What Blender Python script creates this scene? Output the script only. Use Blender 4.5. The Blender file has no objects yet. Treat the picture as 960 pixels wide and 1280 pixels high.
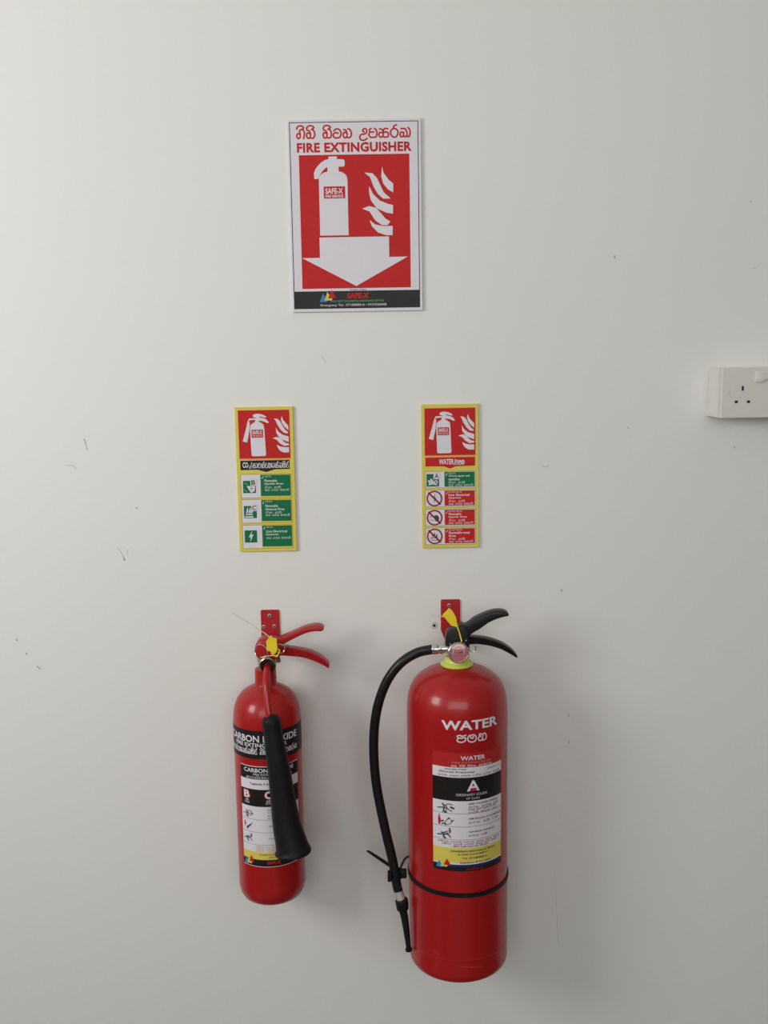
import bpy, bmesh, math, random
from mathutils import Vector, Matrix
from mathutils.geometry import tessellate_polygon
random.seed(4)
scene = bpy.context.scene
C = scene.collection

# ---------------------------------------------------------------- camera, world, lights, exposure
cam_data = bpy.data.cameras.new('camera')
cam_data.sensor_fit = 'VERTICAL'
cam_data.sensor_height = 36.0
cam_data.lens = 1250.0 / 1280.0 * 36.0
cam_data.clip_start = 0.02
cam = bpy.data.objects.new('camera', cam_data)
C.objects.link(cam)
cam.matrix_world = (Matrix.Translation((0.0, -1.786, 1.45))
                    @ Matrix.Rotation(math.radians(90 - 8.5), 4, 'X')
                    @ Matrix.Rotation(-0.016, 4, 'Z'))
scene.camera = cam

scene.view_settings.view_transform = 'Standard'
scene.view_settings.look = 'None'
scene.view_settings.gamma = 1.0
scene.view_settings.use_curve_mapping = False
scene.view_settings.exposure = 0.06

world = bpy.data.worlds.new('overcast_sky')
scene.world = world
world.use_nodes = True
bgn = world.node_tree.nodes['Background']
bgn.inputs['Color'].default_value = (0.90, 0.95, 1.0, 1)
bgn.inputs['Strength'].default_value = 0.15

def area_light(name, loc, target, sx, sy, power, color=(1, 1, 1)):
    d = bpy.data.lights.new(name, 'AREA')
    d.shape = 'RECTANGLE'; d.size = sx; d.size_y = sy
    d.energy = power; d.color = color
    o = bpy.data.objects.new(name, d); C.objects.link(o)
    o.location = loc
    o.rotation_euler = (Vector(target) - Vector(loc)).to_track_quat('-Z', 'Y').to_euler()
    return o

# daylight through the window of the left wall ; the broad lamp behind the camera is added fill
area_light('window_daylight', (-1.93, -1.50, 1.85), (0.5, 0.0, 1.1), 0.8, 0.9, 26, (1.0, 0.995, 0.975))
area_light('rear_fill', (0.0, -3.95, 2.0), (0.3, 0.0, 1.7), 3.2, 1.35, 45, (1.0, 0.995, 0.975))

# ---------------------------------------------------------------- materials
def mat(name, color, rough=0.5, metal=0.0, coat=0.0, spec=0.5, noise=None, bump=None, coat_rough=0.05):
    m = bpy.data.materials.new(name); m.use_nodes = True
    nt = m.node_tree; b = nt.nodes['Principled BSDF']
    b.inputs['Base Color'].default_value = (*color, 1)
    b.inputs['Roughness'].default_value = rough
    b.inputs['Metallic'].default_value = metal
    b.inputs['Coat Weight'].default_value = coat
    b.inputs['Coat Roughness'].default_value = coat_rough
    b.inputs['Specular IOR Level'].default_value = spec
    tc = nt.nodes.new('ShaderNodeTexCoord')
    if noise:                                   # (scale, amount): gentle variation of the colour
        n = nt.nodes.new('ShaderNodeTexNoise'); n.inputs['Scale'].default_value = noise[0]
        n.inputs['Detail'].default_value = 4
        mx = nt.nodes.new('ShaderNodeMix'); mx.data_type = 'RGBA'
        k = noise[1]
        mx.inputs['A'].default_value = (*[max(0, c * (1 - k)) for c in color], 1)
        mx.inputs['B'].default_value = (*[min(1, c * (1 + k)) for c in color], 1)
        nt.links.new(tc.outputs['Object'], n.inputs['Vector'])
        nt.links.new(n.outputs['Fac'], mx.inputs['Factor'])
        nt.links.new(mx.outputs['Result'], b.inputs['Base Color'])
    if bump:                                    # (scale, strength, distance)
        n = nt.nodes.new('ShaderNodeTexNoise'); n.inputs['Scale'].default_value = bump[0]
        n.inputs['Detail'].default_value = 5
        bp = nt.nodes.new('ShaderNodeBump'); bp.inputs['Strength'].default_value = bump[1]
        bp.inputs['Distance'].default_value = bump[2]
        nt.links.new(tc.outputs['Object'], n.inputs['Vector'])
        nt.links.new(n.outputs['Fac'], bp.inputs['Height'])
        nt.links.new(bp.outputs['Normal'], b.inputs['Normal'])
    return m

M = {
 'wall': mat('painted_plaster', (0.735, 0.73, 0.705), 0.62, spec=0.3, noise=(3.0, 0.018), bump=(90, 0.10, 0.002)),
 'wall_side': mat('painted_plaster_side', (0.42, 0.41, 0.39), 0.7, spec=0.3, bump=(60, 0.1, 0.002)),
 'ceiling': mat('ceiling_paint', (0.78, 0.77, 0.75), 0.8, bump=(40, 0.1, 0.002)),
 'floor': mat('floor_tile', (0.10, 0.095, 0.088), 0.35, noise=(5, 0.1)),
 'red': mat('red_gloss_paint', (0.36, 0.006, 0.007), 0.34, coat=0.32, spec=0.3, noise=(6, 0.05), coat_rough=0.13),
 'red_part': mat('red_powder_coat', (0.36, 0.009, 0.012), 0.36, coat=0.1, spec=0.35, noise=(20, 0.06)),
 'red_plate': mat('red_bracket_paint', (0.40, 0.008, 0.014), 0.42, noise=(20, 0.06)),
 'black': mat('black_rubber', (0.006, 0.006, 0.007), 0.33, spec=0.35, noise=(30, 0.2)),
 'black_metal': mat('black_powder_coat', (0.008, 0.008, 0.009), 0.38, spec=0.35, noise=(30, 0.2)),
 'black_plastic': mat('black_plastic', (0.008, 0.008, 0.010), 0.5, spec=0.2, noise=(30, 0.2), bump=(120, 0.15, 0.001)),
 'chrome': mat('chrome', (0.62, 0.60, 0.57), 0.22, 1.0, noise=(40, 0.08)),
 'brass': mat('nickel_brass', (0.50, 0.42, 0.28), 0.3, 1.0, noise=(40, 0.1)),
 'hole': mat('dark_hole', (0.01, 0.008, 0.008), 0.8, noise=(20, 0.2)),
 'seal': mat('yellow_seal_plastic', (0.80, 0.60, 0.02), 0.4, noise=(30, 0.04)),
 'seal_tail': mat('pale_seal_plastic', (0.62, 0.54, 0.22), 0.4, noise=(30, 0.04)),
 'collar': mat('lime_collar_plastic', (0.60, 0.66, 0.12), 0.4, noise=(30, 0.06)),
 'brushed': mat('brushed_steel', (0.55, 0.54, 0.53), 0.5, 0.55, noise=(40, 0.08)),
 'zinc': mat('zinc_screw', (0.45, 0.36, 0.36), 0.5, 0.6, noise=(40, 0.08)),
 'gauge_pale': mat('gauge_print', (0.46, 0.36, 0.38), 0.3, noise=(40, 0.1)),
 'p_pink': mat('print_pink', (0.60, 0.20, 0.18), 0.5, spec=0.15, noise=(40, 0.05)),
 'gauge': mat('gauge_face', (0.42, 0.14, 0.15), 0.12, coat=1.0, noise=(260, 0.5)),
 'board': mat('white_sign_board', (0.68, 0.655, 0.70), 0.5, spec=0.2, noise=(30, 0.02)),
 'yboard': mat('yellow_sign_board', (0.66, 0.56, 0.095), 0.5, spec=0.2, noise=(60, 0.06)),
 'p_white': mat('print_white', (0.68, 0.655, 0.70), 0.5, spec=0.2, noise=(30, 0.02)),
 'p_grey': mat('print_pale_grey', (0.60, 0.60, 0.62), 0.5, spec=0.15, noise=(30, 0.02)),
 'p_red': mat('print_red', (0.50, 0.018, 0.018), 0.5, spec=0.15, noise=(40, 0.05)),
 'p_dred': mat('print_dark_red', (0.26, 0.014, 0.025), 0.5, spec=0.15, noise=(40, 0.05)),
 'p_black': mat('print_black', (0.012, 0.009, 0.010), 0.45, spec=0.25, noise=(40, 0.2)),
 'p_green': mat('print_green', (0.008, 0.15, 0.055), 0.5, spec=0.15, noise=(40, 0.05)),
 'p_lgreen': mat('print_light_green', (0.12, 0.40, 0.18), 0.5, spec=0.15, noise=(40, 0.05)),
 'p_yellow': mat('print_yellow', (0.66, 0.54, 0.10), 0.5, spec=0.15, noise=(40, 0.05)),
 'p_orange': mat('print_orange', (0.70, 0.36, 0.12), 0.5, spec=0.15, noise=(40, 0.05)),
 'p_blue': mat('print_blue', (0.05, 0.22, 0.42), 0.5, spec=0.15, noise=(40, 0.05)),
 'p_navy': mat('print_navy', (0.02, 0.03, 0.09), 0.5, spec=0.15, noise=(40, 0.05)),
 'p_ink': mat('print_ink', (0.06, 0.06, 0.08), 0.5, spec=0.15, noise=(40, 0.05)),
 'socket': mat('white_socket_plastic', (0.66, 0.64, 0.59), 0.28, noise=(20, 0.015)),
 'socket_box': mat('ivory_box_plastic', (0.74, 0.73, 0.70), 0.32, noise=(20, 0.015)),
 'scuff': mat('grey_scuff', (0.26, 0.25, 0.23), 0.7, noise=(60, 0.2)),
 'scuff_pale': mat('pale_scuff', (0.50, 0.49, 0.46), 0.7, noise=(60, 0.1)),
 'scratch': mat('scratched_paint', (0.50, 0.10, 0.09), 0.5, noise=(60, 0.2)),
 'window_glass': mat('window_glass', (0.8, 0.85, 0.9), 0.05, noise=(3, 0.02)),
 'frame': mat('white_window_frame', (0.75, 0.75, 0.74), 0.4, noise=(10, 0.02)),
}

# ---------------------------------------------------------------- helpers
def link(name, bm, mats, parent=None, smooth=False):
    me = bpy.data.meshes.new(name)
    bm.to_mesh(me); bm.free()
    for m in (mats if isinstance(mats, list) else [mats]):
        me.materials.append(M[m])
    if smooth:
        for p in me.polygons: p.use_smooth = True
        me.set_sharp_from_angle(angle=math.radians(40))
    o = bpy.data.objects.new(name, me); C.objects.link(o)
    if parent:
        o.parent = parent
        # all meshes are modelled in world coordinates; shift into the parent's frame
        off = world_of(parent)
        me.transform(Matrix.Translation(-off))
    return o

def world_of(o):
    v = Vector((0, 0, 0))
    while o:
        v += o.location
        o = o.parent
    return v

def thing(name, loc, label, cat, group=None):
    o = bpy.data.objects.new(name, None); C.objects.link(o)
    o.location = loc; o['label'] = label; o['category'] = cat
    o.empty_display_size = 0.05
    if group: o['group'] = group
    return o

def add_box(bm, x0, x1, y0, y1, z0, z1, bev=0.0):
    r = bmesh.ops.create_cube(bm, size=1.0)
    for v in r['verts']:
        v.co = Vector((x0 + (v.co.x + .5) * (x1 - x0), y0 + (v.co.y + .5) * (y1 - y0), z0 + (v.co.z + .5) * (z1 - z0)))
    if bev:
        es = list({e for v in r['verts'] for e in v.link_edges})
        bmesh.ops.bevel(bm, geom=es, offset=bev, segments=2, affect='EDGES', profile=0.5)

def box(*a, **k):
    bm = bmesh.new(); add_box(bm, *a, **k); return bm

def add_lathe(bm, prof, cx, cy, n=64, axis='Z', origin=None):
    """prof: list of (r, z).  axis Z at (cx, cy), or along a given direction from origin."""
    if axis == 'Z':
        f = lambda r, h, a: Vector((cx + r * math.sin(a), cy - r * math.cos(a), h))
    else:
        d = Vector(axis).normalized(); q = Vector((0, 0, 1)).rotation_difference(d); og = Vector(origin)
        f = lambda r, h, a: og + q @ Vector((r * math.cos(a), r * math.sin(a), h))
    rings = []
    for r, h in prof:
        if r < 1e-6: rings.append([bm.verts.new(f(0, h, 0))])
        else: rings.append([bm.verts.new(f(r, h, 2 * math.pi * i / n)) for i in range(n)])
    for a, b in zip(rings, rings[1:]):
        for i in range(n):
            j = (i + 1) % n
            if len(a) == 1 and len(b) == 1: continue
            if len(a) == 1: bm.faces.new((a[0], b[j], b[i]))
            elif len(b) == 1: bm.faces.new((a[i], a[j], b[0]))
            else: bm.faces.new((a[i], a[j], b[j], b[i]))
    bmesh.ops.recalc_face_normals(bm, faces=bm.faces)

def lathe(*a, **k):
    bm = bmesh.new(); add_lathe(bm, *a, **k); return bm

def catmull(pts, sub=6, closed=False):
    P = [Vector(p) for p in pts]; out = []; n = len(P)
    rng = range(n if closed else n - 1)
    for i in rng:
        if closed: p0, p1, p2, p3 = P[i - 1], P[i], P[(i + 1) % n], P[(i + 2) % n]
        else:
            p0 = P[max(i - 1, 0)]; p1 = P[i]; p2 = P[i + 1]; p3 = P[min(i + 2, n - 1)]
        for s in range(sub):
            t = s / sub
            out.append(0.5 * ((2 * p1) + (p2 - p0) * t + (2 * p0 - 5 * p1 + 4 * p2 - p3) * t * t + (3 * p1 - p0 - 3 * p2 + p3) * t ** 3))
    if not closed: out.append(P[-1].copy())
    return out

def add_tube(bm, pts, rad, n=16, cap=True, flat=1.0, closed=False):
    """pts: world points; rad: number or list; flat squashes the section along its binormal."""
    P = [Vector(p) for p in pts]; m = len(P)
    R = rad if isinstance(rad, (list, tuple)) else [rad] * m
    T = []
    for i in range(m):
        if closed: T.append((P[(i + 1) % m] - P[i - 1]).normalized())
        else: T.append((P[min(i + 1, m - 1)] - P[max(i - 1, 0)]).normalized())
    up = Vector((0, 1, 0)) if abs(T[0].y) < 0.9 else Vector((1, 0, 0))
    N = (up - T[0] * up.dot(T[0])).normalized(); rings = []
    for i in range(m):
        if i:
            q = T[i - 1].rotation_difference(T[i]); N = q @ N
            N = (N - T[i] * N.dot(T[i])).normalized()
        B = T[i].cross(N)
        rings.append([bm.verts.new(P[i] + N * (R[i] * math.cos(2 * math.pi * k / n)) + B * (R[i] * flat * math.sin(2 * math.pi * k / n))) for k in range(n)])
    prs = list(zip(rings, rings[1:]))
    if closed: prs.append((rings[-1], rings[0]))
    for a, b in prs:
        for k in range(n):
            j = (k + 1) % n; bm.faces.new((a[k], a[j], b[j], b[k]))
    if cap and not closed:
        bm.faces.new(rings[0][::-1]); bm.faces.new(rings[-1])
    bmesh.ops.recalc_face_normals(bm, faces=bm.faces)

def tube(*a, **k):
    bm = bmesh.new(); add_tube(bm, *a, **k); return bm

def smooth_tube(ctrl, sub=6, **k):
    """ctrl: list of (x, y, z, r)"""
    pr = catmull([Vector((c[0], c[1], c[2])) for c in ctrl], sub)
    rr = [v.x for v in catmull([Vector((c[3], 0, 0)) for c in ctrl], sub)]
    return tube(pr, rr, **k)

def add_outline(bm, pts, y0, y1):
    """a closed outline in x, z extruded from y0 (front) to y1."""
    a = [bm.verts.new((p[0], y0, p[1])) for p in pts]
    b = [bm.verts.new((p[0], y1, p[1])) for p in pts]
    tris = tessellate_polygon([[Vector((p[0], p[1], 0)) for p in pts]])
    for t in tris:
        try:
            bm.faces.new([a[i] for i in t]); bm.faces.new([b[i] for i in reversed(t)])
        except ValueError: pass
    n = len(pts)
    for i in range(n):
        j = (i + 1) % n; bm.faces.new((a[i], b[i], b[j], a[j]))
    bmesh.ops.recalc_face_normals(bm, faces=bm.faces)

def outline(pts, y0, y1, bev=0.0, sub=0):
    if sub: pts = [(v.x, v.y) for v in catmull([Vector((p[0], p[1])).to_3d() for p in pts], sub, closed=True)]
    bm = bmesh.new(); add_outline(bm, pts, y0, y1)
    bmesh.ops.dissolve_limit(bm, angle_limit=0.01, verts=bm.verts, edges=bm.edges)
    if bev:
        es = [e for e in bm.edges if len(e.link_faces) == 2 and e.calc_face_angle(0) > 1.2
              and abs(e.verts[0].co.y - e.verts[1].co.y) < 1e-6]
        bmesh.ops.bevel(bm, geom=es, offset=bev, segments=3, affect='EDGES', profile=0.5, clamp_overlap=True)
    return bm

# ---------------------------------------------------------------- flat print: outlines, ribbons, text
class Print:
    """Collects flat coloured shapes in 2-D (x right, y DOWN); turned into thin ink geometry by a mapping."""
    def __init__(s): s.items = []
    def poly(s, m, layer, pts):
        pts = [(float(p[0]), float(p[1])) for p in pts]
        tris = tessellate_polygon([[Vector((x, y, 0)) for x, y in pts]])
        s.items.append((m, layer, pts, [tuple(t) for t in tris]))
    def rect(s, m, layer, x0, x1, y0, y1): s.poly(m, layer, [(x0, y0), (x1, y0), (x1, y1), (x0, y1)])
    def curve(s, m, layer, pts, sub=4):
        s.poly(m, layer, [(v.x, v.y) for v in catmull([Vector((p[0], p[1], 0)) for p in pts], sub, closed=True)])
    def frame(s, m, layer, x0, x1, y0, y1, w):
        s.rect(m, layer, x0, x1, y0, y0 + w); s.rect(m, layer, x0, x1, y1 - w, y1)
        s.rect(m, layer, x0, x0 + w, y0 + w, y1 - w); s.rect(m, layer, x1 - w, x1, y0 + w, y1 - w)
    def disc(s, m, layer, cx, cy, r, n=28): s.poly(m, layer, [(cx + r * math.cos(2 * math.pi * i / n), cy + r * math.sin(2 * math.pi * i / n)) for i in range(n)])
    def ring(s, m, layer, cx, cy, r, w, n=36):
        v = []; 
        for i in range(n):
            a = 2 * math.pi * i / n
            v += [(cx + r * math.cos(a), cy + r * math.sin(a)), (cx + (r - w) * math.cos(a), cy + (r - w) * math.sin(a))]
        t = []
        for i in range(n):
            j = (i + 1) % n; t += [(2 * i, 2 * j, 2 * j + 1), (2 * i, 2 * j + 1, 2 * i + 1)]
        s.items.append((m, layer, v, t))
    def ribbon(s, m, layer, pts, w, sub=5):
        P = catmull([Vector((p[0], p[1], 0)) for p in pts], sub) if sub > 1 else [Vector((p[0], p[1], 0)) for p in pts]
        v = []; t = []; k = len(P)
        for i in range(k):
            d = P[min(i + 1, k - 1)] - P[max(i - 1, 0)]
            if d.length < 1e-9: d = Vector((1, 0, 0))
            d.normalize(); n = Vector((-d.y, d.x, 0)) * w / 2
            e = d * (w / 2) * (-1 if i == 0 else 1 if i == k - 1 else 0)
            v += [tuple((P[i] + n + e)[:2]), tuple((P[i] - n + e)[:2])]
            if i: t += [(2 * i - 2, 2 * i, 2 * i + 1), (2 * i - 2, 2 * i + 1, 2 * i - 1)]
        s.items.append((m, layer, [(q[0], q[1], .3 * i / len(v)) for i, q in enumerate(v)], t))   # the stroke climbs a hair so that it can cross itself
    def text(s, m, layer, body, x0, x1, y0, y1, bold=0.0, space=1.0):
        v, t = glyph_mesh(body, bold, space)
        if not v: return
        xs = [p[0] for p in v]; ys = [p[1] for p in v]
        ax, bx, ay, by = min(xs), max(xs), min(ys), max(ys)
        q = [(x0 + (p[0] - ax) / (bx - ax) * (x1 - x0), y1 - (p[1] - ay) / (by - ay) * (y1 - y0)) for p in v]
        s.items.append((m, layer, q, t))
    def script(s, m, layer, words, x0, x1, y0, y1, w):
        """rounded island script, written as pen strokes; y0..y1 spans the round letter bodies."""
        total = 0; placed = []
        for wi, word in enumerate(words):
            if wi: total += 0.75
            for g in word.split():
                if g[0] == '+':
                    placed.append((g, last[0], last[1])); continue
                gw, strokes = GLYPH[g]
                placed.append((g, total, gw)); last = (total, gw); total += gw + 0.16
        total -= 0.16; kx = (x1 - x0) / total; h = y1 - y0
        for gi, (g, off, gw) in enumerate(placed):
            for si, st in enumerate(GLYPH[g][1]):
                f = gw if g[0] == '+' else 1.0
                s.ribbon(m, layer + .35 * si + (.2 if g[0] == '+' else 0), [(x0 + (off + px * f) * kx, y1 - py * h) for px, py in st], w)
    def build(s, name, parent, mapping, cut=None):
        mats = []; bm = bmesh.new()
        for m, layer, pts, tris in s.items:
            if m not in mats: mats.append(m)
            mi = mats.index(m)
            sub = bmesh.new()
            vs = [sub.verts.new((q[0], q[1], q[2] if len(q) > 2 else 0)) for q in pts]
            for t in tris:
                try: sub.faces.new([vs[i] for i in t])
                except ValueError: pass
            if cut:
                xs = [p[0] for p in pts]; a, b = min(xs), max(xs)
                k = math.ceil(a / cut)
                while k * cut < b:
                    bmesh.ops.bisect_plane(sub, geom=sub.verts[:] + sub.edges[:] + sub.faces[:], plane_co=(k * cut, 0, 0), plane_no=(1, 0, 0))
                    k += 1
            new = {v: bm.verts.new(mapping(v.co.x, v.co.y, layer + v.co.z)) for v in sub.verts}
            for f in sub.faces:
                # wind every face towards the viewer (y down in 2-D)
                c = f.verts[:]
                if f.normal.z == 0: f.normal_update()
                if f.normal.z > 0: c.reverse()
                try: nf = bm.faces.new([new[v] for v in c]); nf.material_index = mi
                except ValueError: pass
            sub.free()
        return link(name, bm, mats, parent)

_gc = {}
def glyph_mesh(body, bold, space):
    key = (body, bold, space)
    if key in _gc: return _gc[key]
    cu = bpy.data.curves.new('type', 'FONT'); cu.body = body; cu.size = 1.0
    cu.offset = bold; cu.resolution_u = 3; cu.space_character = space; cu.fill_mode = 'FRONT'
    o = bpy.data.objects.new('type', cu); C.objects.link(o)
    dg = bpy.context.evaluated_depsgraph_get(); ev = o.evaluated_get(dg)
    me = bpy.data.meshes.new_from_object(ev)
    me.calc_loop_triangles()
    v = [(p.co.x, p.co.y) for p in me.vertices]; t = [tuple(x.vertices) for x in me.loop_triangles]
    bpy.data.objects.remove(o); bpy.data.curves.remove(cu); bpy.data.meshes.remove(me)
    _gc[key] = (v, t); return v, t

GLYPH = {
 'ga': (1.0, [[(.36,.5),(.16,.52),(.06,.25),(.22,0),(.44,.12),(.46,.5),(.40,.82),(.64,1),(.9,.86),(.97,.45),(.86,.02)]]),
 'na': (1.05, [[(.40,.55),(.16,.60),(.06,.28),(.24,0),(.46,.1),(.52,.5),(.36,.84),(.14,.9)], [(.46,.1),(.74,0),(1.0,.2),(1.02,.62),(.86,.9),(.66,.98)]]),
 'va': (1.0, [[(.14,.80),(.42,1.0),(.82,.9),(.98,.5),(.80,.08),(.4,0),(.08,.14),(.1,.48),(.34,.58),(.62,.52)]]),
 'u':  (.95, [[(.6,.62),(.42,.75),(.58,.98),(.86,.9),(.88,.55),(.6,.38),(.25,.35),(.05,.05),(.2,-.25),(.6,-.3),(.9,-.12)]]),
 'pa': (1.0, [[(.3,.98),(.1,.85),(.2,.62),(.6,.6)], [(.2,.62),(.03,.35),(.2,.03),(.55,0),(.9,.08),(.98,.45),(.92,.8),(.7,.98)]]),
 'ka': (1.25, [[(.36,.52),(.14,.52),(.06,.22),(.26,0),(.52,.12),(.56,.5),(.44,.86),(.16,.92)], [(.52,.12),(.78,0),(1.1,.06),(1.2,.36),(1.0,.58),(.66,.52)], [(.56,.6),(.74,.96),(1.1,.94)]]),
 'ra': (.95, [[(.4,.95),(.1,.75),(.05,.35),(.3,.02),(.65,.02),(.9,.35),(.85,.75),(.55,.95),(.4,.95),(.45,1.22),(.72,1.34)]]),
 'nna': (1.25, [[(.34,.52),(.12,.5),(.05,.2),(.22,0),(.44,.12),(.48,.5)], [(.44,.12),(.64,0),(.84,.14),(.86,.5),(.62,.9),(.2,.92)], [(.84,.14),(1.02,0),(1.2,.2),(1.22,.7),(1.02,1)]]),
 'ja': (1.0, [[(.98,.98),(.6,.86),(.28,1.0),(.06,.86),(.2,.6),(.62,.6)], [(.2,.6),(.03,.3),(.25,.02),(.7,.02),(.96,.3),(.93,.62),(.62,.6)]]),
 'la': (1.05, [[(.25,.95),(.06,.6),(.1,.15),(.42,-.06),(.82,.02),(1.0,.42),(.88,.84),(.58,.98),(.36,.8),(.4,.52),(.64,.5),(.66,.7)]]),
 'ya': (1.05, [[(.42,.84),(.3,1),(.12,.82),(.34,.62),(.08,.5),(.05,.2),(.25,0),(.48,.08),(.55,.45)], [(.48,.08),(.75,0),(1.0,.22),(.98,.7),(.78,.98),(.56,.86),(.62,.68)]]),
 'ba': (1.0, [[(.32,.98),(.08,.82),(.04,.35),(.28,.02),(.7,.02),(.96,.38),(.92,.82),(.68,.98)], [(.32,.98),(.46,.74),(.22,.6)]]),
 'da': (.92, [[(.75,.95),(.3,.98),(.14,.8),(.35,.6),(.72,.58)], [(.35,.6),(.05,.35),(.22,.03),(.68,0),(.9,.25)]]),
 'sa': (1.1, [[(.32,.5),(.1,.46),(.1,.1),(.36,0),(.52,.3),(.5,.6)], [(.52,.3),(.7,0),(1.02,.12),(1.05,.68),(.82,.98),(.2,.95)]]),
 'aa': (.4, [[(.05,.95),(.32,.85),(.36,.4),(.2,.02),(.02,.1)]]),
 'e':  (.5, [[(.42,.95),(.1,.85),(.06,.3),(.3,0),(.46,.25),(.28,.48),(.12,.4)]]),
 'slash': (.5, [[(.05,-.15),(.45,1.25)]]),
 '+i': (1, [[(.08,1.05),(.2,1.32),(.6,1.4),(.9,1.2),(.8,1.08)]]),
 '+h': (1, [[(.65,1.0),(.75,1.3),(1.0,1.25)]]),
}
FIRE_WORDS = ['ga +i na +i', 'na +i va na', 'u pa ka ra nna']
CO2_WORDS = ['ka aa ba na +h da ya e aa ka +h sa ya +i da +h']
WATER_WORDS = ['ja la ya']

def flat_map(x0, z0, sx, sz, yf):
    return lambda x, y, layer: Vector((x0 + x * sx, yf - 0.00012 * (layer + 1), z0 - y * sz))
def cyl_map(cx, cy, r, flip=False):
    # x: arc millimetres from the front line, y: DOWN in millimetres from z = 0
    def f(x, y, layer):
        rr = r + 0.00025 + 0.00013 * layer; a = x / 1000.0 / r
        return Vector((cx + rr * math.sin(a), cy - rr * math.cos(a), -y / 1000.0))
    return f

# ---------------------------------------------------------------- the room
def struct(name, bm, m):
    o = link(name, bm, m); o['kind'] = 'structure'; return o
X0, X1, Y1, H = -2.0, 2.6, -4.2, 2.75
wall_back = struct('wall_back', box(X0 - .12, X1 + .12, 0, .12, 0, H), 'wall')
struct('floor', box(X0 - .12, X1 + .12, Y1 - .12, .12, -.1, 0), 'floor')
struct('ceiling', box(X0 - .12, X1 + .12, Y1 - .12, .12, H, H + .1), 'ceiling')
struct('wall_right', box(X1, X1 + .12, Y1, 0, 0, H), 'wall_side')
# left wall with a window opening
bm = bmesh.new()
wy0, wy1, wz0, wz1 = -1.95, -1.05, 1.35, 2.35
add_box(bm, X0 - .12, X0, Y1, wy0, 0, H); add_box(bm, X0 - .12, X0, wy1, 0, 0, H)
add_box(bm, X0 - .12, X0, wy0, wy1, 0, wz0); add_box(bm, X0 - .12, X0, wy0, wy1, wz1, H)
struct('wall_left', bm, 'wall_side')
# rear wall with a wide unseen opening, added to go with the fill lamp
bm = bmesh.new()
gx0, gx1, gz0, gz1 = -1.65, 1.65, 1.3, 2.7
add_box(bm, X0, gx0, Y1 - .12, Y1, 0, H); add_box(bm, gx1, X1, Y1 - .12, Y1, 0, H)
add_box(bm, gx0, gx1, Y1 - .12, Y1, 0, gz0); add_box(bm, gx0, gx1, Y1 - .12, Y1, gz1, H)
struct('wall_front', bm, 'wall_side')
# left window frame, then an added frame for the rear fill opening
bm = bmesh.new()
for a, b, c, d in ((wy0, wy0 + .05, wz0, wz1), (wy1 - .05, wy1, wz0, wz1), (wy0, wy1, wz0, wz0 + .05), (wy0, wy1, wz1 - .05, wz1)):
    add_box(bm, X0 - .08, X0 - .03, a, b, c, d)
struct('window_1', bm, 'frame')
bm = bmesh.new()
for i in range(4):
    xx = gx0 + (gx1 - gx0 - .05) * i / 3; add_box(bm, xx, xx + .05, Y1 - .09, Y1 - .04, gz0, gz1)
add_box(bm, gx0, gx1, Y1 - .09, Y1 - .04, gz0, gz0 + .05); add_box(bm, gx0, gx1, Y1 - .09, Y1 - .04, gz1 - .05, gz1)
struct('fill_opening_frame', bm, 'frame')

# scuffs, pinholes and a hairline crack on the wall
def scuff(name, pts, w, m='scuff'):
    p = Print(); p.ribbon(m, 0, pts, w, 2)
    return p.build(name, wall_back, lambda x, y, l: Vector((x, -0.0004, y)))
for pts, w in (([(-.5334, 1.3231), (-.5305, 1.315)], .0012), ([(-.5305, 1.313), (-.5285, 1.303)], .0007),
               ([(-.4739, 1.105), (-.4728, 1.1025)], .0022), ([(-.645, .906), (-.640, .900)], .0014),
               ([(-.6795, .957), (-.6785, .955)], .002), ([(-.6635, .931), (-.6625, .929)], .0018),
               ([(-.4462, 1.198), (-.4452, 1.197)], .002), ([(.408, 1.6275), (.4084, 1.6235)], .0016),
               ([(.4375, 1.330), (.4379, 1.327)], .001), ([(.6288, 1.2925), (.6292, 1.2885)], .001),
               ([(.322, 1.0338), (.3226, 1.032)], .002), ([(.338, .796), (.3383, .793)], .0016),
               ([(.3387, .7445), (.3389, .741)], .0014), ([(.6405, 1.7149), (.643, 1.7147)], .001)):
    scuff('scuff_mark', pts, w)
scuff('hairline_crack', [(.3158, .4829), (.3175, .44), (.3198, .40), (.3215, .36), (.3234, .3341)], .0005, 'scuff_pale')
for pts, w in (([(-.568, 1.2765), (-.555, 1.276), (-.551, 1.270)], .0012), ([(-.483, 1.125), (-.476, 1.112), (-.474, 1.106)], .0012),
               ([(-.466, 1.121), (-.468, 1.112)], .001), ([(.285, 1.26), (.298, 1.262)], .0012), ([(-.105, 1.462), (-.098, 1.452)], .0012),
               ([(.65, 1.602), (.655, 1.603)], .0012)):
    scuff('pale_scuff_mark', pts, w, 'scuff_pale')
# empty drill hole beside the right bracket
bm = lathe([(0.0, 0.0), (.0026, 0.0), (.0034, -.0012), (.0046, -.0004), (.0050, .0002)], 0, 0, 14, axis=(0, -1, 0), origin=(.0892, -.0004, .9706))
link('drill_hole', bm, 'hole', wall_back)
bm = lathe([(.0040, 0.0), (.0052, .0006), (.0062, 0.0)], 0, 0, 14, axis=(0, -1, 0), origin=(.0894, -.0001, .9706))
link('plaster_chip', bm, 'scuff_pale', wall_back)

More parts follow.
